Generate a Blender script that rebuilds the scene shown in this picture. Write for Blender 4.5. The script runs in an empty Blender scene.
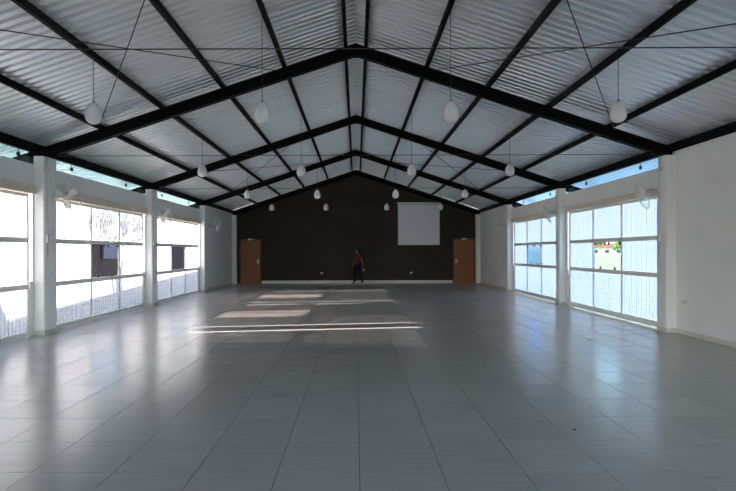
import bpy, math, random
from mathutils import Vector, Matrix

random.seed(7)
scene = bpy.context.scene
COL = scene.collection

# ------------------------------------------------------------------ camera
CAM_H, FPX = 1.605, 503.0
cam_d = bpy.data.cameras.new('camera')
cam = bpy.data.objects.new('camera', cam_d)
COL.objects.link(cam)
cam.location = (0, 0, CAM_H)
cam.rotation_euler = (math.pi / 2, 0.003, 0)
cam_d.sensor_width = 36.0
cam_d.lens = FPX / 736 * 36.0
cam_d.shift_x = 11.7 / 736
cam_d.shift_y = 6.4 / 736
cam_d.clip_end = 500
scene.camera = cam

# ------------------------------------------------------------------ sky, sun, exposure
SUN = Vector((1.0, 0.13, -0.357)).normalized()          # direction the light travels
world = bpy.data.worlds.new('sky')
scene.world = world
world.use_nodes = True
wn = world.node_tree
wn.nodes.clear()
wo = wn.nodes.new('ShaderNodeOutputWorld')
wb = wn.nodes.new('ShaderNodeBackground')
ws = wn.nodes.new('ShaderNodeTexSky')
ws.sky_type = 'NISHITA'
ws.sun_disc = False
ws.sun_elevation = math.radians(19.5)
ws.sun_rotation = math.atan2(-SUN.x, -SUN.y)
ws.air_density = 1.0
ws.dust_density = 1.5
wb.inputs['Strength'].default_value = 0.62
wn.links.new(ws.outputs['Color'], wb.inputs['Color'])
wn.links.new(wb.outputs['Background'], wo.inputs['Surface'])

sun_d = bpy.data.lights.new('sun', 'SUN')
sun_d.energy = 14.0
sun_d.color = (1.0, 0.88, 0.80)
sun_d.angle = math.radians(0.6)
sun_o = bpy.data.objects.new('sun', sun_d)
COL.objects.link(sun_o)
sun_o.location = (-30, -4, 15)
sun_o.rotation_euler = SUN.to_track_quat('-Z', 'Y').to_euler()

vs = scene.view_settings
vs.view_transform = 'Standard'
vs.look = 'None'
vs.gamma = 1.0
vs.use_curve_mapping = False
vs.exposure = 1.65

# ------------------------------------------------------------------ layout numbers
W = 6.28                                   # inner wall face
WP = 6.08                                  # inner pillar face
FR = [-5.6, -0.4, 4.80, 10.01, 15.20, 20.38, 25.55]   # portal frames
BACK, REAR = 25.70, -5.80
SL = 0.33                                  # roof slope
RT = 5.73                                  # rafter top at ridge
RD = 0.22                                  # rafter depth (vertical)
ROOF = 5.84                                # underside of the sheets at ridge
EAVE = 7.30

# ------------------------------------------------------------------ helpers
class MB:
    def __init__(s):
        s.v, s.f = [], []

    def add(s, vs_, fs_):
        b = len(s.v)
        s.v += [tuple(p) for p in vs_]
        s.f += [tuple(b + i for i in f) for f in fs_]
        return s

    def box(s, a, b):
        x0, y0, z0 = (min(a[i], b[i]) for i in range(3))
        x1, y1, z1 = (max(a[i], b[i]) for i in range(3))
        return s.add([(x0, y0, z0), (x1, y0, z0), (x1, y1, z0), (x0, y1, z0),
                      (x0, y0, z1), (x1, y0, z1), (x1, y1, z1), (x0, y1, z1)],
                     [(0, 3, 2, 1), (4, 5, 6, 7), (0, 1, 5, 4), (1, 2, 6, 5), (2, 3, 7, 6), (3, 0, 4, 7)])

    def tube(s, pts, r, n=8, cap=True):
        pts = [Vector(p) for p in pts]
        rs = r if isinstance(r, (list, tuple)) else [r] * len(pts)
        rings = []
        for i, p in enumerate(pts):
            d = (pts[min(i + 1, len(pts) - 1)] - pts[max(i - 1, 0)]).normalized()
            up = Vector((0, 0, 1)) if abs(d.z) < 0.9 else Vector((1, 0, 0))
            a = d.cross(up).normalized()
            b = a.cross(d).normalized()
            rings.append([p + (a * math.cos(t) + b * math.sin(t)) * rs[i]
                          for t in (2 * math.pi * k / n for k in range(n))])
        vs_, fs_ = [q for rg in rings for q in rg], []
        for i in range(len(pts) - 1):
            for k in range(n):
                fs_.append((i * n + k, (i + 1) * n + k, (i + 1) * n + (k + 1) % n, i * n + (k + 1) % n))
        if cap:
            fs_.append(tuple(range(n)))
            fs_.append(tuple((len(pts) - 1) * n + k for k in reversed(range(n))))
        return s.add(vs_, fs_)

    def lathe(s, prof, c=(0, 0, 0), n=16, axis=None):
        M = Matrix.Identity(3)
        if axis is not None:
            M = Vector(axis).normalized().to_track_quat('Z', 'Y').to_matrix()
        c = Vector(c)
        vs_, fs_ = [], []
        for (r, z) in prof:
            for k in range(n):
                t = 2 * math.pi * k / n
                vs_.append(c + M @ Vector((max(r, 1e-4) * math.cos(t), max(r, 1e-4) * math.sin(t), z)))
        for i in range(len(prof) - 1):
            for k in range(n):
                fs_.append((i * n + k, i * n + (k + 1) % n, (i + 1) * n + (k + 1) % n, (i + 1) * n + k))
        return s.add(vs_, fs_)

    def ring(s, c, axis, R, r, n=24, m=5):
        M = Vector(axis).normalized().to_track_quat('Z', 'Y').to_matrix()
        c = Vector(c)
        vs_, fs_ = [], []
        for k in range(n):
            t = 2 * math.pi * k / n
            for j in range(m):
                u = 2 * math.pi * j / m
                vs_.append(c + M @ Vector(((R + r * math.cos(u)) * math.cos(t),
                                           (R + r * math.cos(u)) * math.sin(t), r * math.sin(u))))
        for k in range(n):
            for j in range(m):
                fs_.append((k * m + j, ((k + 1) % n) * m + j, ((k + 1) % n) * m + (j + 1) % m, k * m + (j + 1) % m))
        return s.add(vs_, fs_)

    def ball(s, c, rx, ry, rz, n=12, m=8):
        c = Vector(c)
        vs_, fs_ = [], []
        for i in range(m + 1):
            p = math.pi * i / m
            for k in range(n):
                t = 2 * math.pi * k / n
                q = max(math.sin(p), 1e-3)
                vs_.append(c + Vector((rx * q * math.cos(t), ry * q * math.sin(t), rz * math.cos(p))))
        for i in range(m):
            for k in range(n):
                fs_.append((i * n + k, (i + 1) * n + k, (i + 1) * n + (k + 1) % n, i * n + (k + 1) % n))
        return s.add(vs_, fs_)

    def mesh(s, name, mat, smooth=False, off=(0, 0, 0)):
        me = bpy.data.meshes.new(name)
        o = Vector(off)
        me.from_pydata([Vector(p) - o for p in s.v], [], s.f)
        me.update()
        if smooth:
            me.polygons.foreach_set('use_smooth', [True] * len(me.polygons))
        if mat:
            me.materials.append(mat)
        return me

    def build(s, name, mat, parent=None, smooth=False, origin=None):
        off = world_loc(parent) if parent else Vector(origin or (0, 0, 0))
        o = bpy.data.objects.new(name, s.mesh(name, mat, smooth, off))
        COL.objects.link(o)
        if parent:
            o.parent = parent
        elif origin:
            o.location = origin
        return o


def world_loc(o):
    l = Vector(o.location)
    p = o.parent
    while p:
        l = l + Vector(p.location)
        p = p.parent
    return l


def tag(o, label=None, cat=None, group=None, kind=None):
    if label: o['label'] = label
    if cat: o['category'] = cat
    if group: o['group'] = group
    if kind: o['kind'] = kind
    return o


def empty(name, loc, label=None, cat=None, group=None, kind=None):
    o = bpy.data.objects.new(name, None)
    o.empty_display_size = 0.1
    COL.objects.link(o)
    o.location = loc
    return tag(o, label, cat, group, kind)


def copy_tree(o, parent=None):
    c = o.copy()
    COL.objects.link(c)
    c.parent = parent
    for ch in list(o.children):
        copy_tree(ch, c)
    return c

# ------------------------------------------------------------------ materials
def mat(name, col, rough=0.6, metal=0.0, spec=0.5, noise=0.0, scale=6.0, bump=0.0, stretch=(1, 1, 1)):
    m = bpy.data.materials.new(name)
    m.use_nodes = True
    nt = m.node_tree
    b = nt.nodes['Principled BSDF']
    b.inputs['Base Color'].default_value = (*col, 1)
    b.inputs['Roughness'].default_value = rough
    b.inputs['Metallic'].default_value = metal
    b.inputs['Specular IOR Level'].default_value = spec
    if noise or bump:
        g = nt.nodes.new('ShaderNodeNewGeometry')
        mp = nt.nodes.new('ShaderNodeMapping')
        mp.inputs['Scale'].default_value = stretch
        nz = nt.nodes.new('ShaderNodeTexNoise')
        nz.inputs['Scale'].default_value = scale
        nz.inputs['Detail'].default_value = 4
        nt.links.new(g.outputs['Position'], mp.inputs['Vector'])
        nt.links.new(mp.outputs['Vector'], nz.inputs['Vector'])
        if noise:
            r = nt.nodes.new('ShaderNodeMapRange')
            r.inputs['From Min'].default_value = 0.25
            r.inputs['From Max'].default_value = 0.75
            r.inputs['To Min'].default_value = 1 - noise
            r.inputs['To Max'].default_value = 1 + noise
            h = nt.nodes.new('ShaderNodeHueSaturation')
            h.inputs['Color'].default_value = (*col, 1)
            nt.links.new(nz.outputs['Fac'], r.inputs['Value'])
            nt.links.new(r.outputs['Result'], h.inputs['Value'])
            nt.links.new(h.outputs['Color'], b.inputs['Base Color'])
        if bump:
            bp = nt.nodes.new('ShaderNodeBump')
            bp.inputs['Strength'].default_value = bump
            bp.inputs['Distance'].default_value = 0.01
            nt.links.new(nz.outputs['Fac'], bp.inputs['Height'])
            nt.links.new(bp.outputs['Normal'], b.inputs['Normal'])
    return m


def film_mat(name, col, trans=0.03, gloss=0.04):
    """milky sheet: scatters daylight through, lets a little pass straight"""
    m = bpy.data.materials.new(name)
    m.use_nodes = True
    nt = m.node_tree
    nt.nodes.clear()
    out = nt.nodes.new('ShaderNodeOutputMaterial')
    tl = nt.nodes.new('ShaderNodeBsdfTranslucent')
    tl.inputs['Color'].default_value = (*col, 1)
    df = nt.nodes.new('ShaderNodeBsdfDiffuse')
    df.inputs['Color'].default_value = (*col, 1)
    tr = nt.nodes.new('ShaderNodeBsdfTransparent')
    gl = nt.nodes.new('ShaderNodeBsdfGlossy')
    gl.inputs['Roughness'].default_value = 0.2
    m1 = nt.nodes.new('ShaderNodeMixShader')
    m1.inputs[0].default_value = 0.2
    m2 = nt.nodes.new('ShaderNodeMixShader')
    m2.inputs[0].default_value = trans
    m3 = nt.nodes.new('ShaderNodeMixShader')
    m3.inputs[0].default_value = gloss
    L = nt.links.new
    L(tl.outputs[0], m1.inputs[1]); L(df.outputs[0], m1.inputs[2])
    L(m1.outputs[0], m2.inputs[1]); L(tr.outputs[0], m2.inputs[2])
    L(m2.outputs[0], m3.inputs[1]); L(gl.outputs[0], m3.inputs[2])
    L(m3.outputs[0], out.inputs['Surface'])
    return m


def glass_mat(name, col, gloss=0.08):
    m = bpy.data.materials.new(name)
    m.use_nodes = True
    nt = m.node_tree
    nt.nodes.clear()
    out = nt.nodes.new('ShaderNodeOutputMaterial')
    tr = nt.nodes.new('ShaderNodeBsdfTransparent')
    tr.inputs['Color'].default_value = (*col, 1)
    gl = nt.nodes.new('ShaderNodeBsdfGlossy')
    gl.inputs['Roughness'].default_value = 0.02
    mx = nt.nodes.new('ShaderNodeMixShader')
    mx.inputs[0].default_value = gloss
    nt.links.new(tr.outputs[0], mx.inputs[1])
    nt.links.new(gl.outputs[0], mx.inputs[2])
    nt.links.new(mx.outputs[0], out.inputs['Surface'])
    return m


TX0, TY0, TS = 0.02, 3.676, 0.6            # tile grid


def tile_mat():
    m = bpy.data.materials.new('porcelain_tile')
    m.use_nodes = True
    nt = m.node_tree
    L = nt.links.new
    b = nt.nodes['Principled BSDF']
    b.inputs['Roughness'].default_value = 0.2
    b.inputs['Specular IOR Level'].default_value = 0.55
    g = nt.nodes.new('ShaderNodeNewGeometry')
    # one random value per tile
    sub = nt.nodes.new('ShaderNodeVectorMath'); sub.operation = 'SUBTRACT'
    sub.inputs[1].default_value = (TX0, TY0, 50)
    div = nt.nodes.new('ShaderNodeVectorMath'); div.operation = 'DIVIDE'
    div.inputs[1].default_value = (TS, TS, 1000)
    flo = nt.nodes.new('ShaderNodeVectorMath'); flo.operation = 'FLOOR'
    wnz = nt.nodes.new('ShaderNodeTexWhiteNoise'); wnz.noise_dimensions = '3D'
    L(g.outputs['Position'], sub.inputs[0]); L(sub.outputs[0], div.inputs[0])
    L(div.outputs[0], flo.inputs[0]); L(flo.outputs[0], wnz.inputs['Vector'])
    # streaks, shifted per tile
    mp = nt.nodes.new('ShaderNodeMapping')
    mp.inputs['Scale'].default_value = (0.9, 14.0, 1)
    addv = nt.nodes.new('ShaderNodeVectorMath'); addv.operation = 'MULTIPLY_ADD'
    addv.inputs[1].default_value = (7, 7, 7)
    L(wnz.outputs['Color'], addv.inputs[0]); L(g.outputs['Position'], addv.inputs[2])
    L(addv.outputs[0], mp.inputs['Vector'])
    nz = nt.nodes.new('ShaderNodeTexNoise')
    nz.inputs['Scale'].default_value = 2.2
    nz.inputs['Detail'].default_value = 5
    L(mp.outputs[0], nz.inputs['Vector'])
    r1 = nt.nodes.new('ShaderNodeMapRange')
    r1.inputs['From Min'].default_value = 0.3; r1.inputs['From Max'].default_value = 0.7
    r1.inputs['To Min'].default_value = 0.93; r1.inputs['To Max'].default_value = 1.06
    L(nz.outputs['Fac'], r1.inputs['Value'])
    r2 = nt.nodes.new('ShaderNodeMapRange')
    r2.inputs['To Min'].default_value = 0.95; r2.inputs['To Max'].default_value = 1.05
    L(wnz.outputs['Value'], r2.inputs['Value'])
    mu = nt.nodes.new('ShaderNodeMath'); mu.operation = 'MULTIPLY'
    L(r1.outputs[0], mu.inputs[0]); L(r2.outputs[0], mu.inputs[1])
    h = nt.nodes.new('ShaderNodeHueSaturation')
    h.inputs['Color'].default_value = (0.42, 0.412, 0.402, 1)
    L(mu.outputs[0], h.inputs['Value']); L(h.outputs[0], b.inputs['Base Color'])
    # soft wear in the polish
    n2 = nt.nodes.new('ShaderNodeTexNoise')
    n2.inputs['Scale'].default_value = 1.3
    n2.inputs['Detail'].default_value = 5
    L(g.outputs['Position'], n2.inputs['Vector'])
    r3 = nt.nodes.new('ShaderNodeMapRange')
    r3.inputs['From Min'].default_value = 0.3; r3.inputs['From Max'].default_value = 0.7
    r3.inputs['To Min'].default_value = 0.20; r3.inputs['To Max'].default_value = 0.235
    L(n2.outputs['Fac'], r3.inputs['Value']); L(r3.outputs[0], b.inputs['Roughness'])
    return m


M = dict(
    tile=tile_mat(),
    grout=mat('grout', (0.09, 0.088, 0.085), 0.9, noise=0.15, scale=9),
    white=mat('white_paint', (0.86, 0.87, 0.885), 0.7, noise=0.03, scale=1.5, bump=0.03),
    dark=mat('dark_brown_paint', (0.042, 0.037, 0.029), 0.8, spec=0.3, noise=0.06, scale=1.2, bump=0.04),
    base=mat('baseboard_white', (0.68, 0.66, 0.62), 0.5, noise=0.04),
    steel=mat('black_steel', (0.006, 0.006, 0.007), 0.55, spec=0.08, noise=0.2, scale=4),
    sheet=mat('galvanised_sheet', (0.84, 0.87, 0.89), 0.36, metal=0.75, noise=0.06, scale=1.2, stretch=(0.5, 4, 1)),
    wire=mat('steel_wire', (0.05, 0.05, 0.05), 0.5, metal=0.5, noise=0.1),
    gate=mat('cream_gate_paint', (0.88, 0.87, 0.84), 0.35, noise=0.05, scale=3),
    header=mat('cream_header_paint', (0.78, 0.70, 0.60), 0.5, noise=0.06, scale=3),
    mesh=mat('grey_mesh_wire', (0.62, 0.62, 0.62), 0.5, metal=0.1, noise=0.05),
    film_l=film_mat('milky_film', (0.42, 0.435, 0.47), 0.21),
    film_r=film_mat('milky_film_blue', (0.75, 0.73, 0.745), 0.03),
    smoke=glass_mat('smoky_glass', (0.62, 0.60, 0.60), 0.10),
    clear=glass_mat('clear_glass', (0.66, 0.72, 0.71), 0.06),
    blue=glass_mat('blue_glass', (0.36, 0.47, 0.68), 0.08),
    teal=glass_mat('teal_glass', (0.68, 0.79, 0.77), 0.06),
    azure=glass_mat('azure_glass', (0.74, 0.84, 0.93), 0.06),
    clip=mat('black_clip', (0.02, 0.02, 0.022), 0.4, noise=0.1),
    opal=mat('opal_glass', (0.86, 0.87, 0.88), 0.25, noise=0.03, scale=20),
    cap=mat('lamp_cap', (0.22, 0.23, 0.24), 0.4, metal=0.4, noise=0.05),
    fan=mat('white_fan_plastic', (0.88, 0.88, 0.87), 0.35, noise=0.03),
    fan_grey=mat('grey_fan_motor', (0.66, 0.66, 0.65), 0.4, noise=0.06),
    door=mat('brown_door_wood', (0.29, 0.108, 0.044), 0.45, noise=0.25, scale=3, stretch=(14, 14, 0.8)),
    door_frame=mat('door_frame_wood', (0.17, 0.06, 0.026), 0.5, noise=0.2, scale=3, stretch=(14, 14, 0.8)),
    chrome=mat('brushed_steel', (0.7, 0.7, 0.68), 0.3, metal=0.7, noise=0.05),
    screen=mat('screen_fabric', (0.84, 0.87, 0.92), 0.8, noise=0.02, scale=2, bump=0.02),
    plastic=mat('white_plastic', (0.72, 0.71, 0.68), 0.4, noise=0.03),
    paper=mat('paper', (0.8, 0.8, 0.78), 0.8, noise=0.04),
    gravel=mat('pale_gravel', (0.52, 0.50, 0.46), 0.9, noise=0.2, scale=5, bump=0.2),
    lawn=mat('lawn', (0.20, 0.25, 0.13), 0.9, noise=0.3, scale=2, bump=0.3),
    outwall=mat('dark_render', (0.060, 0.045, 0.045), 0.85, noise=0.2, scale=2, bump=0.1),
    shutter=mat('blue_grey_shutter', (0.12, 0.13, 0.19), 0.6, noise=0.1),
    roofred=mat('clay_roof', (0.20, 0.07, 0.04), 0.8, noise=0.2),
    house=mat('house_white', (0.72, 0.70, 0.66), 0.8, noise=0.05),
    pane_dark=mat('house_pane', (0.05, 0.06, 0.08), 0.15, noise=0.1),
    bark=mat('bark', (0.11, 0.08, 0.06), 0.9, noise=0.3, scale=8, bump=0.3),
    leaf=mat('leaf', (0.075, 0.15, 0.04), 0.6, noise=0.35, scale=3),
    skin=mat('skin', (0.24, 0.14, 0.10), 0.5, noise=0.05),
    hair=mat('hair', (0.012, 0.01, 0.009), 0.5, noise=0.2, scale=30),
    shirt=mat('dark_red_cloth', (0.17, 0.016, 0.026), 0.8, noise=0.12, scale=12),
    trousers=mat('black_cloth', (0.008, 0.008, 0.010), 0.85, noise=0.15, scale=12),
    shoe=mat('shoe', (0.05, 0.05, 0.05), 0.5, noise=0.1),
    sole=mat('shoe_sole', (0.6, 0.6, 0.58), 0.6, noise=0.05),
    eye=mat('eye', (0.03, 0.02, 0.02), 0.2, noise=0.05),
    debris=mat('dark_crumb', (0.02, 0.02, 0.02), 0.8, noise=0.1),
)

# ------------------------------------------------------------------ floor
floor = MB().box((-6.7, REAR - 0.2, -0.2), (6.7, BACK + 0.2, -0.010)).build('floor', M['grout'])
tag(floor, 'large grey porcelain tiled floor of the hall', None, None, 'structure')
G = 0.0022                                               # half joint

def tile_shape(mb, x0, x1, y0, y1, cx=0, cy=0):
    c = 0.0012
    zt, zc, zb = 0.0, -0.0025, -0.010
    a = [(x0, y0, zb), (x1, y0, zb), (x1, y1, zb), (x0, y1, zb)]
    b = [(x0, y0, zc), (x1, y0, zc), (x1, y1, zc), (x0, y1, zc)]
    t = [(x0 + c, y0 + c, zt), (x1 - c, y0 + c, zt), (x1 - c, y1 - c, zt), (x0 + c, y1 - c, zt)]
    fs = []
    for k in range(4):
        j = (k + 1) % 4
        fs += [(k, j, 4 + j, 4 + k), (4 + k, 4 + j, 8 + j, 8 + k)]
    fs.append((8, 9, 10, 11))
    mb.add([(p[0] - cx, p[1] - cy, p[2]) for p in a + b + t], fs)

cells = []
for i in range(-12, 12):
    for j in range(-18, 38):
        x0, x1 = max(TX0 + i * TS, -W), min(TX0 + (i + 1) * TS, W)
        y0, y1 = max(TY0 + j * TS, REAR), min(TY0 + (j + 1) * TS, BACK)
        if x1 - x0 < 0.02 or y1 - y0 < 0.02:
            continue
        full = x1 - x0 > TS - 1e-4 and y1 - y0 > TS - 1e-4
        cx, cy = (x0 + x1) / 2, (y0 + y1) / 2
        seen = cy > 3.1 and -0.72 < cx / max(cy, 0.1) < 0.77
        area = (x1 - x0) * (y1 - y0) / cy ** 3 if seen else 0
        cells.append((area, full, x0 + G, x1 - G, y0 + G, y1 - G))
cells.sort(key=lambda c: -c[0])
tb = MB(); tile_shape(tb, -TS / 2 + G, TS / 2 - G, -TS / 2 + G, TS / 2 - G)
tile_me = tb.mesh('floor_tile', M['tile'])
rest = MB()
for n, (a, full, x0, x1, y0, y1) in enumerate(cells):
    if n < 300 and a > 0:
        cx, cy = (x0 + x1) / 2, (y0 + y1) / 2
        if full:
            me = tile_me
        else:
            b_ = MB(); tile_shape(b_, x0, x1, y0, y1, cx, cy); me = b_.mesh('floor_tile', M['tile'])
        o = bpy.data.objects.new('floor_tile', me)
        COL.objects.link(o); o.parent = floor; o.location = (cx, cy, 0)
    else:
        tile_shape(rest, x0, x1, y0, y1)
tag(rest.build('tile_field', M['tile'], floor), kind='stuff')

# ------------------------------------------------------------------ side walls, pillars
WT = 3.60                                                 # wall top
CL0, CL1 = 3.33, 3.60                                     # clerestory band
GATE_H = 2.86

def bay_opening(k):
    return FR[k] + 0.35, FR[k + 1] - 0.25

left_gates, right_gates = [2, 3, 4], [0, 1, 3, 4]  # first two right bays: unseen gates and glass added to let in light

def side_wall(name, s, gates, label):
    mb = MB()
    for k in range(6):
        y0, y1 = FR[k], FR[k + 1]
        if k == 0: y0 = REAR - 0.1
        if k == 5: y1 = BACK + 0.1
        if k in gates:
            a, b = bay_opening(k)
            mb.box((s * W, y0, 0), (s * (W + 0.2), a, CL0))
            mb.box((s * W, b, 0), (s * (W + 0.2), y1, CL0))
            mb.box((s * W, a, GATE_H), (s * (W + 0.2), b, CL0))
        else:
            zs = 2.865
            if s > 0 and k == 2:                          # fine joint in the blank wall
                mb.box((s * W, y0, 0), (s * (W + 0.2), y1, zs - 0.004))
                mb.box((s * (W + 0.01), y0, zs - 0.004), (s * (W + 0.2), y1, zs + 0.004))
                mb.box((s * W, y0, zs + 0.004), (s * (W + 0.2), y1, WT + 0.06))
            else:
                mb.box((s * W, y0, 0), (s * (W + 0.2), y1, WT + 0.06))
    w = mb.build(name, M['white'])
    tag(w, label, kind='structure')
    hd = 0.21 if s < 0 else 0.14
    for k, f in enumerate(FR):
        a, b = f - hd, f + hd
        if k == 6: a, b = f - 0.1, BACK
        if k == 0: a, b = REAR, f + hd
        p = MB()
        c = 0.02                                          # eased corner towards the hall
        x0, x1 = s * WP, s * (W - 0.002)
        xs = s * (WP + c)
        p.add([(x1, a, 0), (xs, a, 0), (x0, a + c, 0), (x0, b - c, 0), (xs, b, 0), (x1, b, 0),
               (x1, a, 3.49), (xs, a, 3.49), (x0, a + c, 3.49), (x0, b - c, 3.49), (xs, b, 3.49), (x1, b, 3.49)],
              [(i, (i + 1) % 6, 6 + (i + 1) % 6, 6 + i) for i in range(6)] + [(6, 7, 8, 9, 10, 11), (5, 4, 3, 2, 1, 0)])
        p.build('pillar', M['white'], w)
    return w

wall_left = side_wall('wall_left', -1, left_gates, 'white painted left wall with pillars and gate openings')
wall_right = side_wall('wall_right', 1, right_gates, 'white painted right wall with pillars and a blank bay')

def gable(name, y0, y1, m, label):
    mb = MB()
    za = ROOF - SL * W - 0.03
    pr = [(-W - 0.2, -0.01), (W + 0.2, -0.01), (W + 0.2, za - SL * 0.2), (0, ROOF - 0.03), (-W - 0.2, za - SL * 0.2)]
    mb.add([(x, y0, z) for x, z in pr] + [(x, y1, z) for x, z in pr],
           [(0, 1, 2, 3, 4), (9, 8, 7, 6, 5)] + [(i, 5 + i, 5 + (i + 1) % 5, (i + 1) % 5) for i in range(5)])
    return tag(mb.build(name, m), label, kind='structure')

wall_back = gable('wall_back', BACK, BACK + 0.2, M['dark'], 'dark brown gable wall closing the hall')
mb = MB()  # unseen opening between the piers, added to brighten the hall
mb.box((-W - 0.2, REAR - 0.2, -0.01), (-4.8, REAR, 3.2)).box((4.8, REAR - 0.2, -0.01), (W + 0.2, REAR, 3.2))
mb.add([(x, y, z) for y in (REAR - 0.2, REAR) for x, z in ((-W - 0.2, 3.2), (W + 0.2, 3.2), (W + 0.2, 3.65), (0, ROOF - 0.03), (-W - 0.2, 3.65))],
       [(0, 1, 2, 3, 4), (9, 8, 7, 6, 5)] + [(i, 5 + i, 5 + (i + 1) % 5, (i + 1) % 5) for i in range(5)])
tag(mb.build('wall_front', M['white']), 'white gable wall opposite the dark wall, with an unseen wide opening added for light', kind='structure')
MB().box((-0.18, BACK - 0.012, 4.35), (0.33, BACK, 5.2)).build('access_panel', M['dark'], wall_back)

# baseboards
def board(name, bits, label):
    mb = MB()
    for a, b in bits: mb.box(a, b)
    return tag(mb.build(name, M['base']), label, kind='structure')

board('baseboard_back', [((-4.84, BACK - 0.02, 0), (4.92, BACK, 0.15))], 'white skirting along the dark wall')
board('baseboard_right', [((W - 0.018, FR[2] + 0.14, 0), (W, FR[3] - 0.14, 0.09)),
                          ((W - 0.018, FR[5] + 0.14, 0), (W, FR[6] - 0.1, 0.09))]
      + [((WP - 0.014, f - 0.154, 0), (W, f + 0.154, 0.09)) for f in FR[2:6]], 'cream skirting along the right wall')
board('baseboard_left', [((-W, FR[5] + 0.21, 0), (-W + 0.018, FR[6] - 0.1, 0.09))]
      + [((-WP + 0.014, f - 0.224, 0), (-W, f + 0.224, 0.09)) for f in FR[3:6]], 'cream skirting along the left wall')

# ------------------------------------------------------------------ roof: sheets, purlins, bracing
ceiling = empty('ceiling', (0, 0, 3.6), 'pitched corrugated metal roof on black purlins', None, None, 'structure')

def sheet_mesh(s):
    mb = MB()
    prof, n = [], 6
    for k in range(n):                                    # trapezoid ribs, pitch 0.16
        y = k * 0.16
        prof += [(y, 0), (y + 0.09, 0), (y + 0.102, 0.045), (y + 0.148, 0.045)]
    prof.append((n * 0.16, 0))
    prof.append((n * 0.16 + 0.05, 0.0))
    xs = [0.004, EAVE]
    for x in xs:
        mb.v += [(s * x, y, ROOF - SL * x + z) for y, z in prof]
    m_ = len(prof)
    mb.f = [(i, i + 1, m_ + i + 1, m_ + i) for i in range(m_ - 1)]
    return mb.mesh('roof_sheet', M['sheet'], off=(0, 0, 3.6))

for s in (-1, 1):
    me = sheet_mesh(s)
    for k in range(34):
        o = bpy.data.objects.new('roof_sheet', me)
        COL.objects.link(o); o.parent = ceiling
        o.location = (0, REAR - 0.2 + k * 0.96, 0.003 * (k % 2))
rc = MB()
ya, yb = REAR - 0.2, BACK + 0.3
for s in (-1, 1):
    rc.add([(0, ya, ROOF + 0.052), (s * 0.3, ya, ROOF - SL * 0.3 + 0.052), (s * 0.3, yb, ROOF - SL * 0.3 + 0.052), (0, yb, ROOF + 0.052)],
           [(0, 1, 2, 3)])
rc.build('ridge_cap', M['sheet'], ceiling)

PUR = [0.20, 1.42, 2.64, 3.86, 5.08]
PW, PH = 0.031, 0.10
for s in (-1, 1):
    for x in PUR:
        z = ROOF - SL * x - 0.012
        mb = MB()
        # C channel lying along the roof
        mb.box((s * (x - PW), ya + 0.05, z - PH), (s * (x - PW + 0.008), yb - 0.25, z))
        mb.box((s * (x - PW), ya + 0.05, z - PH), (s * (x + PW), yb - 0.25, z - PH + 0.008))
        mb.box((s * (x - PW), ya + 0.05, z - 0.008 - SL * PW), (s * (x + PW), yb - 0.25, z - SL * PW))
        mb.build('purlin', M['steel'], ceiling)
    z = ROOF - SL * 6.3 - 0.015
    mb = MB().box((s * 6.27, ya + 0.05, CL1 - 0.03), (s * 6.36, yb - 0.25, z))
    mb.build('eave_purlin', M['steel'], ceiling)

def under(x, y):                                          # point just under the purlins
    return Vector((x, y, ROOF - SL * abs(x) - 0.14))

for k in (2, 4):
    for s in (-1, 1):
        MB().tube([under(s * 5.15, FR[k]), under(s * 1.5, FR[k + 1])], 0.008, 6).build('bracing_rod', M['wire'], ceiling)
        MB().tube([under(s * 5.15, FR[k + 1]) , under(s * 1.6, FR[k]) - Vector((0, 0, 0.02))], 0.008, 6).build('bracing_rod', M['wire'], ceiling)

# ------------------------------------------------------------------ portal frames
frame_labels = {
    1: 'black steel roof frame behind the bay with the blank wall',
    2: 'black steel roof frame at the start of the blank wall bay',
    3: 'black steel roof frame where the blank right wall meets the gates',
    4: 'black steel roof frame between the two right hand gates',
    5: 'black steel roof frame between the last gates and the fan walls',
    6: 'black steel roof frame lying against the dark brown gable wall',
}
for k in range(1, 7):
    y = FR[k]
    fr = empty('roof_frame', (0, y, 3.5), frame_labels[k], 'roof beam', 'black portal frames of the hall')
    ex = 7.15 if k < 6 else 6.3
    for s in (-1, 1):
        mb = MB()
        for (w_, d0, d1) in ((0.065, 0, 0.016), (0.065, RD - 0.016, RD), (0.03, 0.01, RD - 0.01)):
            z = lambda x, d: RT - SL * x - d - (0 if True else 0)
            P = []
            for yy in (y - w_, y + w_):
                P += [(0, yy, z(0, d0)), (s * ex, yy, z(ex, d0)), (s * ex, yy, z(ex, d1 if ex < 7 or d0 > 0 else d1)), (0, yy, z(0, d1))]
            mb.add(P, [(0, 1, 2, 3), (7, 6, 5, 4), (0, 4, 5, 1), (1, 5, 6, 2), (2, 6, 7, 3), (3, 7, 4, 0)])
        r = mb.build('rafter', M['steel'], fr)
        if k < 6:
            # cleat where the brace and tie meet the rafter
            MB().box((s * 5.9, y - 0.09, 3.50), (s * 6.02, y - 0.066, 3.64)).build('cleat', M['steel'], fr)
    MB().box((-0.22, y - 0.072, RT - RD - 0.02), (0.22, y + 0.072, RT - 0.08)).build('ridge_plate', M['steel'], fr)
    if k < 6:
        MB().tube([(-WP, y - 0.075, 3.515), (WP, y - 0.075, 3.515)], 0.006, 6).build('tie_rod', M['wire'], fr)

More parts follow.
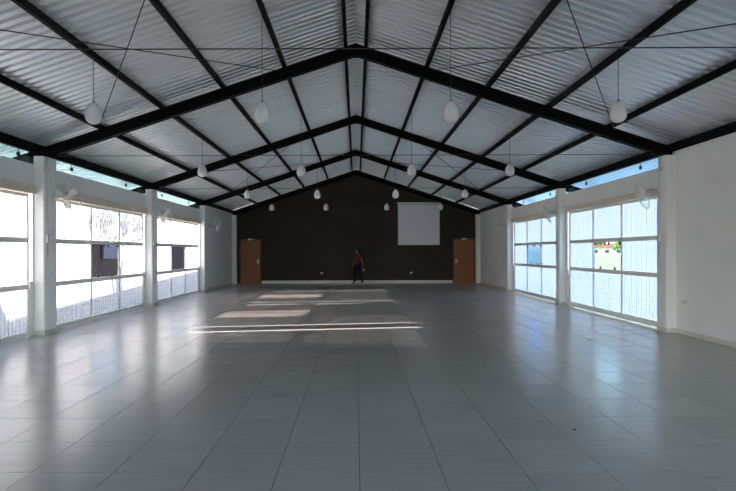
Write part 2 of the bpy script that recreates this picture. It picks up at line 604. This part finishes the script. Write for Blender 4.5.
# ------------------------------------------------------------------ clerestory glass
n_win = 0
for s, gates in ((-1, left_gates), (1, right_gates)):
    for k in gates:
        n_win += 1
        y0, y1 = FR[k] + 0.14, FR[k + 1] - 0.14
        w = empty('window_%d' % n_win, (s * 6.33, (y0 + y1) / 2, CL0),
                  'low tinted glass strip under the eave', None, None, 'structure')
        MB().box((s * 6.326, y0 - 0.1, CL0), (s * 6.334, y1 + 0.1, CL1 - 0.02)).build('pane', M['teal'] if s < 0 else M['azure'], w)
        for dy in (1.15, 3.78, 4.6):
            yy = FR[k] + dy
            f = MB().lathe([(0, 0), (0.045, 0.003), (0.045, 0.025), (0.02, 0.035), (0, 0.035)], (s * 6.325, yy, 3.455), 12, (-s, 0, 0))
            f.tube([(s * 6.31, yy, 3.455), (s * 6.31, yy, 3.575)], 0.006, 6)
            f.build('glass_fitting', M['clip'], w)

# ------------------------------------------------------------------ tilting gates
def gate(s, k, rails, label, special):
    a, b = FR[k] + 0.45, FR[k + 1] - 0.35
    g = empty('tilting_gate', (s * 6.3, (a + b) / 2, 0), label, 'gate', 'steel gates along the side walls')
    X0, X1 = s * 6.285, s * 6.335
    z0, z1, z2, z3 = rails                               # bottom, rail, rail, top of glazing
    fw = 0.055
    top = z3 + 0.06
    for q in (a, b - fw):
        MB().box((X0, q, 0.02), (X1, q + fw, top)).build('gate_stile', M['gate'], g)
    MB().box((X0, a + fw, 0.02), (X1, b - fw, z0)).build('bottom_rail', M['gate'], g)
    MB().box((X0, a + fw, z3), (X1, b - fw, top)).build('top_rail', M['gate'], g)
    for z in (z1, z2):
        MB().box((X0, a + fw, z - 0.047), (X1, b - fw, z + 0.047)).build('cross_rail', M['gate'], g)
    cw = (b - a - 2 * fw) / 3
    ms = [a + fw + cw, a + fw + 2 * cw]
    zz = [(z0, z1 - 0.047), (z1 + 0.047, z2 - 0.047), (z2 + 0.047, z3)]
    yy = [(a + fw, ms[0] - 0.028), (ms[0] + 0.028, ms[1] - 0.028), (ms[1] + 0.028, b - fw)]
    for m_ in ms:
        for q0, q1 in zz:
            MB().box((X0 + s * 0.004, m_ - 0.028, q0), (X1 - s * 0.004, m_ + 0.028, q1)).build('mullion', M['gate'], g)
    # panes
    for i, (p0, p1) in enumerate(yy):
        for j, (q0, q1) in enumerate(zz):
            centre = (i == 1 and j == 1)
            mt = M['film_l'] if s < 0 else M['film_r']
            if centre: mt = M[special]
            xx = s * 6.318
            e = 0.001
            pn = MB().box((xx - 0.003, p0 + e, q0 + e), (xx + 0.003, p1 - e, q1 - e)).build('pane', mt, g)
            if centre:
                pn.data.name = 'clear_pane'
                cl = [(p0 + 0.06, q1 - 0.03), (p1 - 0.06, q1 - 0.03), ((p0 + p1) / 2 - 0.1, q1 - 0.03), ((p0 + p1) / 2 + 0.1, q1 - 0.03),
                      (p0 + 0.3, q0 + 0.03), (p1 - 0.35, q0 + 0.03)]
                for cy, cz in cl:
                    MB().lathe([(0, 0), (0.04, 0.002), (0.04, 0.018), (0, 0.02)], (s * 6.3135, cy, cz), 10, (-s, 0, 0)).build('clip', M['clip'], pn)
    # welded wire mesh in front of the film
    wm = MB()
    r = 0.0028
    st = 0.10
    xw = s * 6.298
    for i, (p0, p1) in enumerate(yy):
        for j, (q0, q1) in enumerate(zz):
            if i == 1 and j == 1: continue
            n = round((p1 - p0) / st)
            for t in range(1, n):
                y = p0 + (p1 - p0) * t / n
                wm.box((xw - r, y - r, q0), (xw + r, y + r, q1))
            n = round((q1 - q0) / st)
            for t in range(1, n):
                z = q0 + (q1 - q0) * t / n
                wm.box((xw - r, p0, z - r), (xw + r, p1, z + r))
    tag(wm.build('wire_mesh', M['mesh'], g), kind='stuff')
    # header beam and boxes added to block low sun in the slits beside the leaf
    MB().box((s * 6.20, a - 0.1, top + 0.005), (s * (W + 0.04), b + 0.1, GATE_H + 0.05)).build('header_beam', M['header'], g)
    for q0, q1 in ((a - 0.098, a - 0.004), (b + 0.004, b + 0.098)):
        MB().box((s * 6.286, q0, 0), (s * 6.345, q1, 1.05)).build('slit_blocker', M['gate'], g)
    MB().tube([(s * 6.262, b - 0.025, 1.05), (s * 6.262, b - 0.025, 0.93)], 0.012, 8).build('pull_handle', M['chrome'], g)
    return g

RL = (0.09, 0.955, 1.85, 2.68)
RR = (0.13, 1.10, 1.88, 2.71)
gate(1, 0, RR, 'unseen cream steel gate added for light at the white gable wall', 'clear')  # this gate and the next are unseen, added as extra daylight openings
gate(1, 1, RR, 'unseen cream steel gate added for light before the blank wall', 'clear')
gate(-1, 2, RL, 'cream steel gate of milky panes facing the blank wall', 'smoke')
gate(-1, 3, RL, 'cream steel gate with smoky centre pane and leafy shadows on top panes', 'smoke')
gate(-1, 4, RL, 'cream steel gate with smoky centre pane next to the blue shaded wall', 'smoke')
gate(1, 3, RR, 'cream steel gate whose clear centre pane shows green lawn', 'clear')
gate(1, 4, RR, 'cream steel gate with blue tinted centre pane', 'blue')

# ------------------------------------------------------------------ doors and back wall fittings
def door(n, x0, x1, hx, label):
    d = empty('door_%d' % n, ((x0 + x1) / 2, BACK, 0), label, None, None, 'structure')
    t = 2.27
    f = MB().box((x0, BACK - 0.05, 0), (x0 + 0.06, BACK, t)).box((x1 - 0.06, BACK - 0.05, 0), (x1, BACK, t))
    f.box((x0 + 0.06, BACK - 0.05, t - 0.06), (x1 - 0.06, BACK, t))
    f.build('door_frame', M['door_frame'], d)
    lf = MB().box((x0 + 0.065, BACK - 0.035, 0.008), (x1 - 0.065, BACK - 0.002, t - 0.065)).build('door_leaf', M['door'], d)
    h = MB().box((hx - 0.03, BACK - 0.042, 1.0), (hx + 0.03, BACK - 0.034, 1.24))
    dx = 0.12 if hx < (x0 + x1) / 2 else -0.12
    h.tube([(hx, BACK - 0.04, 1.12), (hx, BACK - 0.085, 1.12), (hx + dx, BACK - 0.085, 1.12)], 0.012, 8)
    h.build('door_handle', M['chrome'], lf)
    cx = (x0 + x1) / 2
    MB().box((cx - 0.12, BACK - 0.09, t - 0.05), (cx + 0.08, BACK - 0.051, t + 0.02)).box((cx - 0.02, BACK - 0.075, t - 0.02), (cx + 0.22, BACK - 0.06, t)).build('door_closer', M['chrome'], d)
    return d

door(1, -5.96, -4.86, -5.0, 'brown wooden door beside the blue shaded wall')
door(2, 4.94, 6.05, 5.09, 'brown wooden door near the hanging screen')

def socket(loc, n, label):
    n = Vector(n)
    o = empty('wall_socket', loc, label, 'socket', 'white wall sockets')
    M3 = n.to_track_quat('Z', 'Y').to_matrix()
    def put(mb, name, m):
        mb.v = [tuple(Vector(loc) + M3 @ Vector(p)) for p in mb.v]
        return mb.build(name, m, o)
    put(MB().box((-0.07, -0.045, 0), (0.07, 0.045, 0.012)), 'cover_plate', M['plastic'])
    for dx in (-0.03, 0.03):
        put(MB().lathe([(0.02, 0.012), (0.02, 0.0145), (0, 0.0145)], (dx, 0, 0), 10), 'outlet', M['fan_grey'])
    return o

socket((-1.77, BACK, 0.53), (0, -1, 0), 'white wall socket on the dark wall near the wooden door by the blue wall')
socket((2.80, BACK, 0.53), (0, -1, 0), 'white wall socket on the dark wall below the hanging screen')
socket((W, 9.63, 0.62), (-1, 0, 0), 'white wall socket low on the blank white wall')

sc = empty('projection_screen', (3.19, BACK - 0.06, 1.94), 'white roll-down projection screen hanging on the dark wall', 'screen')
MB().tube([(2.10, BACK - 0.06, 4.08), (4.34, BACK - 0.06, 4.08)], 0.05, 12).build('roller_case', M['plastic'], sc, True)
fb = MB()
nx, nz = 24, 12
for i in range(nx + 1):
    for j in range(nz + 1):
        u, v = i / nx, j / nz
        fb.v.append((2.13 + 2.12 * u, BACK - 0.06 - 0.018 * math.exp(-((u - 0.86 - 0.05 * (1 - v)) / 0.04) ** 2) * (0.3 + v) + 0.006 * math.sin(u * 9), 1.97 + 2.08 * v))
for i in range(nx):
    for j in range(nz):
        fb.f.append((i * (nz + 1) + j, (i + 1) * (nz + 1) + j, (i + 1) * (nz + 1) + j + 1, i * (nz + 1) + j + 1))
fb.build('screen_fabric', M['screen'], sc, True)
MB().box((2.12, BACK - 0.072, 1.945), (4.26, BACK - 0.048, 1.975)).build('bottom_bar', M['plastic'], sc)

# ------------------------------------------------------------------ pendant lamps
def lamp_proto():
    lp = empty('pendant_lamp', (0, 0, 3.50), 'white opal teardrop pendant lamp hanging on a thin cord from the roof', 'lamp', 'teardrop pendant lamps under the roof')
    prof = [(0.02, 0.315), (0.045, 0.298), (0.073, 0.264), (0.096, 0.22), (0.110, 0.172), (0.116, 0.125),
            (0.112, 0.08), (0.095, 0.042), (0.065, 0.015), (0.03, 0.002), (0, 0)]
    MB().lathe([(r, z + 3.50) for r, z in prof], n=20).build('glass_globe', M['opal'], lp, True)
    MB().lathe([(0.0, 3.84), (0.012, 3.84), (0.02, 3.825), (0.027, 3.80), (0.024, 3.79)], n=12).build('lamp_cap', M['cap'], lp, True)
    return lp

cord_me = {}
proto = None
for y in (7.36, 12.56, 17.75, 22.9):
    for x in (-3.84, -1.37, 1.39, 3.84):
        lp = lamp_proto() if proto is None else copy_tree(proto)
        proto = proto or lp
        lp.location = (x, y, 3.485)
        lp.rotation_euler = (0, 0, random.uniform(-3, 3))
        bay = {7.36: 'in blank wall bay', 12.56: 'in lawn gate bay',
               17.75: 'in blue paned gate bay', 22.9: 'nearest the dark wall'}[y]
        lp['label'] = 'teardrop lamp, %s, %s ridge, %s' % (
            'smoky gate side' if x < 0 else 'screen side', 'near' if abs(x) < 2 else 'off', bay)
        if abs(x) not in cord_me:
            zt = ROOF - SL * abs(x) - 0.10
            cord_me[abs(x)] = MB().tube([(0, 0, 3.83 - 3.485), (0, 0, zt - 3.485)], 0.005, 6).mesh('cord', M['wire'])
        c = bpy.data.objects.new('cord', cord_me[abs(x)])
        COL.objects.link(c); c.parent = lp
        if lp is proto:
            first_cord = c
# the first lamp was copied with its cord: drop the doubled ones
for o in [o for o in bpy.data.objects if o.name.startswith('pendant_lamp')]:
    cs = [c for c in o.children if c.name.startswith('cord')]
    for c in cs[:-1]:
        bpy.data.objects.remove(c)
    if len(cs) > 1:
        want = cord_me[min(cord_me, key=lambda q: abs(q - abs(o.location.x)))]
        cs[-1].data = want

# ------------------------------------------------------------------ wall fans
def fan(base, wall_n, motor, n, label):
    """base plate point on a surface with normal wall_n; motor centre; n = blowing direction"""
    base, motor, n, wall_n = Vector(base), Vector(motor), Vector(n).normalized(), Vector(wall_n)
    f = empty('wall_fan', base, label, 'fan', 'white wall fans')
    MB().lathe([(0, 0), (0.06, 0), (0.06, 0.015), (0.045, 0.03), (0, 0.03)], base, 14, wall_n).build('wall_bracket', M['fan_grey'], f, True)
    MB().tube([base + wall_n * 0.02, base + wall_n * 0.07, motor - n * 0.07 - Vector((0, 0, 0.09)), motor - n * 0.03 - Vector((0, 0, 0.02))],
              0.018, 8).build('arm', M['fan_grey'], f, True)
    MB().lathe([(0, -0.13), (0.05, -0.12), (0.075, -0.07), (0.08, 0.0), (0.06, 0.05), (0, 0.055)], motor, 16, n).build('motor_housing', M['fan_grey'], f, True)
    c = motor + n * 0.12
    R = 0.29
    cg = MB()
    for sgn, dep in ((1, 0.075), (-1, 0.06)):
        for k in (2, 5):
            rr = R * k / 5
            cg.ring(c + n * sgn * dep * (1 - (k / 5) ** 2), n, rr, 0.003 if k < 5 else 0.009, 28, 4)
    Mx = n.to_track_quat('Z', 'Y').to_matrix()
    for k in range(14):
        t = 2 * math.pi * k / 14
        d = Mx @ Vector((math.cos(t), math.sin(t), 0))
        for sgn, dep in ((1, 0.075), (-1, 0.06)):
            cg.tube([c + d * (R * u) + n * sgn * dep * (1 - u * u) for u in (0.14, 0.6, 1.0)], 0.0025, 4, False)
    cg.build('cage', M['fan'], f)
    hub = MB().lathe([(0, 0.03), (0.03, 0.03), (0.045, 0.01), (0.045, -0.05), (0, -0.05)], c, 14, n).build('hub', M['fan'], f, True)
    for k in range(3):
        t0 = 2 * math.pi * k / 3 + 0.5
        bl = MB()
        N = 7
        for i in range(N):
            u = 0.15 + 0.75 * i / (N - 1)
            wd = 0.10 + 0.42 * math.sin(math.pi * min(1, 0.25 + 0.7 * i / (N - 1)))
            for q in (-1, 1):
                t = t0 + q * wd * 0.9 + 0.25 * u
                bl.v.append(c + Mx @ Vector((R * u * math.cos(t), R * u * math.sin(t), q * 0.022)))
        for i in range(N - 1):
            bl.f.append((2 * i, 2 * i + 1, 2 * i + 3, 2 * i + 2))
        bl.build('blade', M['fan'], f, True)
    MB().lathe([(0, 0.08), (0.045, 0.078), (0.045, 0.072), (0, 0.07)], c, 14, n).build('cage_badge', M['fan'], f)
    return f

for s, side, hd in ((-1, 'left', 0.21), (1, 'right', 0.14)):
    for k, txt in ((3, {-1: 'white wall fan on the pillar beside the gate with leafy shadows', 1: 'white wall fan on the pillar next to the blank wall'}[s]),
                   (4, {-1: 'white wall fan on the pillar between the two smoky paned gates', 1: 'white wall fan on the pillar between lawn gate and blue pane gate'}[s])):
        y = FR[k]
        fan((s * WP, y + hd - 0.08, 2.74), (-s, 0, 0), (s * 6.05, y + hd + 0.28, 2.80), (-s * 0.9, 0.2, -0.36) if s > 0 else (0.35, -0.75, -0.3), txt)
    fan((s * W, 21.2, 2.74), (-s, 0, 0), (s * 5.98, 21.3, 2.78), (-s * 0.9, -0.28, -0.14),
        'white wall fan on the blue shaded wall left of a brown door' if s < 0 else 'white wall fan on the plain wall near the brown door by the screen')

# ------------------------------------------------------------------ conduits with pull switches
def conduit(s, k, label):
    y = FR[k] + (0.05 if s > 0 else -0.14)
    c = empty('cable_conduit', (s * WP, y, 1.5), label, 'conduit', 'thin conduits on the pillars')
    x = s * (WP - 0.012)
    MB().tube([(x, y, 3.46), (x, y, 1.95)], 0.011, 8).build('pipe', M['plastic'], c, True)
    MB().box((s * WP, y - 0.025, 1.80), (s * (WP - 0.04), y + 0.025, 1.95)).build('switch_box', M['fan_grey'], c)
    MB().tube([(x - s * 0.01, y, 1.80), (x - s * 0.01, y + 0.01, 1.52)], 0.004, 6).build('pull_cord', M['wire'], c)
    for dy in (-0.06, 0.06):
        MB().box((s * WP, y + dy - 0.025, 3.21), (s * (WP - 0.03), y + dy + 0.025, 3.27)).build('clamp', M['fan_grey'], c)

conduit(1, 3, 'thin white conduit with grey switch on pillar next to blank wall')
conduit(1, 4, 'thin white conduit on pillar between the right wall gates')
conduit(-1, 3, 'thin white conduit on pillar beside gate with leafy shadows')
conduit(-1, 4, 'thin white conduit on pillar between the smoky paned gates')

# ------------------------------------------------------------------ person
def skin_obj(name, verts, edges, m, parent, sub=2):
    me = bpy.data.meshes.new(name)
    me.from_pydata([v[0] for v in verts], edges, [])
    me.update()
    o = bpy.data.objects.new(name, me)
    COL.objects.link(o)
    o.parent = parent
    md = o.modifiers.new('skin', 'SKIN')
    md.use_smooth_shade = True
    for i, v in enumerate(verts):
        sv = me.skin_vertices[0].data[i]
        r = v[1]
        sv.radius = r if isinstance(r, tuple) else (r, r)
        sv.use_root = (i == 0)
    sb = o.modifiers.new('subdivision', 'SUBSURF')
    sb.levels = sb.render_levels = sub
    me.materials.append(m)
    return o

person = empty('person', (0.05, 25.15, 0), 'person in dark red shirt and black trousers walking by the dark wall', 'person')
# walks towards -x; y is sideways (near side negative)
J = dict(
    pelvis=((0.03, 0, 0.96), (0.12, 0.13)), belly=((0.02, 0, 1.12), (0.12, 0.13)), chest=((-0.01, 0, 1.36), (0.14, 0.15)),
    neck0=((-0.01, 0, 1.50), (0.06, 0.07)), neck=((-0.035, 0, 1.57), (0.05, 0.05)), head=((-0.06, 0, 1.655), (0.085, 0.072)), crown=((-0.055, 0, 1.735), (0.075, 0.065)),
    nose=((-0.155, 0, 1.645), (0.014, 0.014)),
    shn=((0.0, -0.19, 1.45), 0.055), eln=((0.10, -0.24, 1.18), 0.042), wrn=((0.16, -0.22, 0.93), 0.028), pan=((0.175, -0.215, 0.86), (0.022, 0.036)),
    shf=((0.0, 0.19, 1.45), 0.055), elf=((0.0, 0.25, 1.19), 0.042), wrf=((-0.07, 0.24, 0.96), 0.028), paf=((-0.095, 0.235, 0.89), (0.022, 0.036)),
    hpn=((0.03, -0.09, 0.92), 0.085), knn=((0.13, -0.09, 0.51), 0.056), ann=((0.25, -0.09, 0.12), 0.036), ton=((0.16, -0.09, 0.05), 0.032),
    hpf=((0.03, 0.09, 0.92), 0.085), knf=((-0.08, 0.09, 0.52), 0.056), anf=((-0.13, 0.09, 0.09), 0.036), tof=((-0.27, 0.09, 0.04), 0.032),
)
names = list(J)
slim = ('pelvis', 'belly', 'chest', 'hpn', 'hpf')
verts = [(J[k][0], 0.07 if k in slim else J[k][1]) for k in names]
E = [('pelvis', 'belly'), ('belly', 'chest'), ('chest', 'neck0'), ('neck0', 'neck'), ('neck', 'head'), ('head', 'crown'), ('head', 'nose'),
     ('chest', 'shn'), ('shn', 'eln'), ('eln', 'wrn'), ('wrn', 'pan'), ('chest', 'shf'), ('shf', 'elf'), ('elf', 'wrf'), ('wrf', 'paf'),
     ('pelvis', 'hpn'), ('hpn', 'knn'), ('knn', 'ann'), ('ann', 'ton'), ('pelvis', 'hpf'), ('hpf', 'knf'), ('knf', 'anf'), ('anf', 'tof')]
edges = [(names.index(a), names.index(b)) for a, b in E]
# fingers
for hand, fwd, tilt in (('pan', Vector((0.15, 0, -1)).normalized(), 1), ('paf', Vector((-0.3, 0, -0.95)).normalized(), -1)):
    p = Vector(J[hand][0])
    hi = names.index(hand)
    for q, (off, ln) in enumerate(((-0.030, 0.065), (-0.010, 0.075), (0.010, 0.070), (0.030, 0.055))):
        side = Vector((off, 0, 0)) if hand == 'pan' else Vector((off * 0.5, 0, -off * 0.8))
        b0 = p + side + fwd * 0.035
        b1 = b0 + fwd * ln * 0.55 + Vector((0, 0.008 * tilt, 0))
        b2 = b1 + fwd * ln * 0.4 + Vector((0, 0.022 * tilt, 0))
        i0 = len(verts)
        verts += [(tuple(b0), 0.009), (tuple(b1), 0.0085), (tuple(b2), 0.007)]
        edges += [(hi, i0), (i0, i0 + 1), (i0 + 1, i0 + 2)]
    th = p + Vector((-0.045 if hand == 'pan' else 0.01, 0, 0.0 if hand == 'pan' else 0.045))
    i0 = len(verts)
    verts += [(tuple(th), 0.011), (tuple(th + fwd * 0.045 + Vector((-0.008, 0.01 * tilt, 0))), 0.009)]
    edges += [(hi, i0), (i0, i0 + 1)]
body = skin_obj('body', verts, edges, M['skin'], person)

def grow(keys, es, extra, m, name):
    vs_ = []
    for k in keys:
        p, r = J[k]
        r = r if isinstance(r, tuple) else (r, r)
        e = extra.get(k, 0.014)
        vs_.append((p, (r[0] + e, r[1] + e)))
    return skin_obj(name, vs_, [(keys.index(a), keys.index(b)) for a, b in es], m, person)

J['sln'] = ((0.075, -0.225, 1.25), 0.046); J['slf'] = ((0.0, 0.235, 1.26), 0.046); J['hem'] = ((0.03, 0, 0.86), (0.115, 0.155))
grow(['hem', 'pelvis', 'belly', 'chest', 'neck0', 'shn', 'sln', 'shf', 'slf'],
     [('hem', 'pelvis'), ('pelvis', 'belly'), ('belly', 'chest'), ('chest', 'neck0'), ('chest', 'shn'), ('shn', 'sln'), ('chest', 'shf'), ('shf', 'slf')],
     {'neck0': 0.006, 'sln': 0.02, 'slf': 0.02}, M['shirt'], 'shirt')
grow(['pelvis', 'hpn', 'knn', 'ann', 'hpf', 'knf', 'anf'],
     [('pelvis', 'hpn'), ('hpn', 'knn'), ('knn', 'ann'), ('pelvis', 'hpf'), ('hpf', 'knf'), ('knf', 'anf')],
     {'pelvis': 0.004, 'ann': 0.03, 'anf': 0.03, 'knn': 0.022, 'knf': 0.022}, M['trousers'], 'trousers')
P0 = Vector(person.location)
def shoe(heel, toe, tip_up):
    h, t = Vector(heel) + P0, Vector(toe) + P0
    sh = MB()
    pts = [h + Vector((0.035, 0, 0.0)), h.lerp(t, 0.3), h.lerp(t, 0.7), t, t + (t - h).normalized() * 0.03]
    sh.tube(pts, [0.036, 0.05, 0.045, 0.042, 0.02], 10)
    o = sh.build('shoe', M['shoe'], person, True)
    so = MB()
    lo = [Vector((p.x, p.y, p.z - 0.036)) for p in pts]
    for p, w_ in zip(lo, (0.03, 0.042, 0.045, 0.042, 0.02)):
        so.v += [(p.x, p.y - w_, p.z), (p.x, p.y + w_, p.z), (p.x, p.y - w_, p.z - 0.014), (p.x, p.y + w_, p.z - 0.014)]
    for i in range(4):
        a, b = 4 * i, 4 * i + 4
        so.f += [(a, a + 1, b + 1, b), (a + 2, b + 2, b + 3, a + 3), (a, b, b + 2, a + 2), (a + 1, a + 3, b + 3, b + 1)]
    so.build('sole', M['sole'], o)
shoe((0.29, -0.09, 0.10), (0.15, -0.09, 0.055), 0)
shoe((-0.11, 0.09, 0.05), (-0.28, 0.09, 0.05), 0)
hr = MB()
for c, r in (((-0.035, 0, 1.735), (0.095, 0.085, 0.075)), ((0.0, 0, 1.69), (0.07, 0.082, 0.085)), ((-0.085, 0, 1.775), (0.055, 0.07, 0.03))):
    hr.ball(Vector(c) + P0, *r)
hr.build('hair', M['hair'], person, True)
ft = MB()
for sy in (-1, 1):
    ft.ball(P0 + Vector((-0.128, sy * 0.032, 1.672)), 0.012, 0.014, 0.010, 8, 6)
ft.ball(P0 + Vector((-0.132, 0, 1.598)), 0.01, 0.024, 0.006, 8, 6)
ft.build('face_features', M['eye'], body)
er = MB()
for sy in (-1, 1):
    er.ball(P0 + Vector((-0.04, sy * 0.082, 1.655)), 0.018, 0.01, 0.03, 8, 6)
er.build('ears', M['skin'], body, True)
person.rotation_euler = (0, 0, math.radians(38))
pq = P0 + Matrix.Rotation(math.radians(38), 3, 'Z') @ Vector((0.205, -0.26, 0.69))
pp = MB().box((-0.035, -0.012, -0.045), (0.035, -0.004, 0.05)).box((-0.03, -0.004, -0.04), (0.04, 0.0, 0.045)).build('folded_paper', M['paper'])
pp.location = pq
tag(pp, 'small folded white paper held in the hand of the walking person', 'paper')

# ------------------------------------------------------------------ bits on the floor
def scrap(name, loc, r, m, label, cat):
    mb = MB()
    rnd = random.Random(3)
    mb.ball(Vector(loc) + Vector((0, 0, r * 0.5)), r, r * 0.8, r * 0.5, 9, 6)
    mb.v = [tuple(Vector(v) + Vector((rnd.uniform(-1, 1), rnd.uniform(-1, 1), max(0, rnd.uniform(-1, 1)))) * r * 0.15) for v in mb.v]
    tag(mb.build(name, m, None, origin=loc), label, cat)
scrap('paper_scrap', (4.24, 9.15, 0.0), 0.028, M['paper'], 'crumpled white paper scrap lying on the tiled floor', 'paper')
scrap('dirt_crumb', (1.95, 4.51, 0.0), 0.012, M['debris'], 'tiny dark crumb lying on the floor tiles', 'crumb')

# ------------------------------------------------------------------ outside
gl = MB().box((-60, -40, -0.3), (-6.75, 90, -0.06)).build('ground', M['gravel'])
tag(gl, 'pale gravel yard outside the left gates', None, None, 'structure')
gr = MB().box((6.75, -40, -0.3), (320, 420, -0.06)).build('ground', M['lawn'])
pv = MB().box((6.75, -40, -0.2), (10.2, 60, -0.045)).build('bounce_strip', M['gravel'])  # pale strip added as a reflector for the right soffit and panes
tag(pv, 'pale ground strip added to bounce light onto the right panes and eave', None, None, 'structure')
tag(gr, 'green lawn outside the right gates', None, None, 'structure')

# neighbour's wall: long dark boundary wall, its top sets the shade line on the left panes
bw = empty('boundary_wall', (-14, 10, -0.06), 'long dark rendered boundary wall outside the left gates', 'wall')
def bx(y): return -14.0 + 0.127 * (y - 10)
mb = MB()
for (q0, q1) in ((6.0, 34.0),):
    P = []
    for yy in (q0, q1):
        x = bx(yy)
        P += [(x - 0.2, yy, -0.06), (x, yy, -0.06), (x, yy, 3.22), (x - 0.2, yy, 3.22)]
    mb.add(P, [(0, 1, 2, 3), (7, 6, 5, 4), (0, 4, 5, 1), (1, 5, 6, 2), (2, 6, 7, 3), (3, 7, 4, 0)])
mb.build('wall_body', M['outwall'], bw)
for yy in (19.5, 24.9, 30.3):
    x = bx(yy)
    MB().box((x - 0.02, yy - 0.9, 1.3), (x + 0.06, yy + 0.9, 3.0)).build('shutter', M['shutter'], bw)

nb = empty('neighbour_house', (-17, 3, -0.06), 'neighbouring house with a steep clay roof beyond the gate facing the blank wall', 'house')
MB().box((-19.5, -2.0, -0.06), (-13.9, 5.6, 3.2)).build('house_wall', M['house'], nb)
mb = MB()
yr, ye = 5.0, 8.15
mb.add([(-19.8, ye, 3.05), (-13.7, ye, 3.05), (-13.7, yr, 8.0), (-19.8, yr, 8.0), (-19.8, -3.5, 3.05), (-13.7, -3.5, 3.05)],
       [(0, 1, 2, 3), (3, 2, 5, 4), (1, 5, 2), (0, 3, 4), (0, 4, 5, 1)])
mb.build('house_roof', M['roofred'], nb)
for yy in (0.0, 3.2):
    f_ = MB().box((-13.9, yy - 0.6, 0.9), (-13.84, yy + 0.6, 2.2)).build('window', M['house'], nb)
    MB().box((-13.84, yy - 0.5, 1.0), (-13.83, yy + 0.5, 2.1)).build('pane', M['pane_dark'], f_)

def tree(loc, h, cr, label, leaves, rnd, leaf=0.13, fork=0.45, spread=1.0):
    L = Vector(loc)
    t = empty('tree', loc, label, 'tree', 'trees outside the hall')
    top = L + Vector((rnd.uniform(-.2, .2), rnd.uniform(-.2, .2), h * fork))
    tr = MB().tube([L, L.lerp(top, 0.5) + Vector((0.05, 0.06, 0)), top], [0.11 * h / 5, 0.09 * h / 5, 0.075 * h / 5], 8)
    ends = []
    for k in range(7):
        a = 2 * math.pi * k / 7 + rnd.uniform(-.3, .3)
        e = L + Vector((math.cos(a) * cr * 0.7 * spread, math.sin(a) * cr * 0.7 * spread, h * rnd.uniform(0.68, 0.95)))
        tr.tube([top - Vector((0, 0, 0.05)), top.lerp(e, 0.5) + Vector((0, 0, 0.15)), e], [0.05 * h / 5, 0.03 * h / 5, 0.012 * h / 5], 6)
        ends.append(e)
    tr.build('trunk', M['bark'], t, True)
    lf = MB()
    cl = [e + Vector((rnd.gauss(0, 1), rnd.gauss(0, 1), rnd.gauss(0, 0.7))) * cr * 0.3 for e in ends for _ in range(3)]
    for _ in range(leaves):
        c = rnd.choice(cl) + Vector((rnd.gauss(0, 1), rnd.gauss(0, 1), rnd.gauss(0, 0.8))) * cr * 0.16
        u = Vector((rnd.gauss(0, 1), rnd.gauss(0, 1), rnd.gauss(0, 1))).normalized()
        v = u.orthogonal().normalized()
        w_ = u.cross(v)
        s_ = leaf * rnd.uniform(0.7, 1.3)
        lf.add([c - v * s_, c + w_ * s_ * 0.45, c + v * s_, c - w_ * s_ * 0.45], [(0, 1, 2, 3)])
    tag(lf.build('foliage', M['leaf'], t), kind='stuff')
    return t

rnd = random.Random(11)
tree((-10.6, 12.7, -0.06), 5.2, 1.55, 'slender forked tree just outside the gate with leafy shadows', 800, rnd, 0.13, 0.3)
tree((71, 150, -0.06), 5.5, 2.4, 'round green tree far across the lawn', 1500, rnd, 0.3)
tree((84, 158, -0.06), 4.2, 2.6, 'wide low tree far across the lawn near the white house', 1500, rnd, 0.3)
fh = empty('far_house', (92, 200, -0.06), 'low white house far beyond the lawn', 'house')
MB().box((92, 200, -0.06), (122, 208, 3.0)).build('house_wall', M['house'], fh)
MB().add([(91, 199, 3.0), (123, 199, 3.0), (123, 209, 3.0), (91, 209, 3.0), (91, 204, 4.6), (123, 204, 4.6)],
         [(0, 1, 5, 4), (3, 4, 5, 2), (0, 4, 3), (1, 2, 5), (0, 3, 2, 1)]).build('house_roof', M['roofred'], fh)
for k in range(6):
    MB().box((94.5 + k * 4.5, 199.95, 0.9), (96 + k * 4.5, 200, 2.1)).build('window', M['pane_dark'], fh)
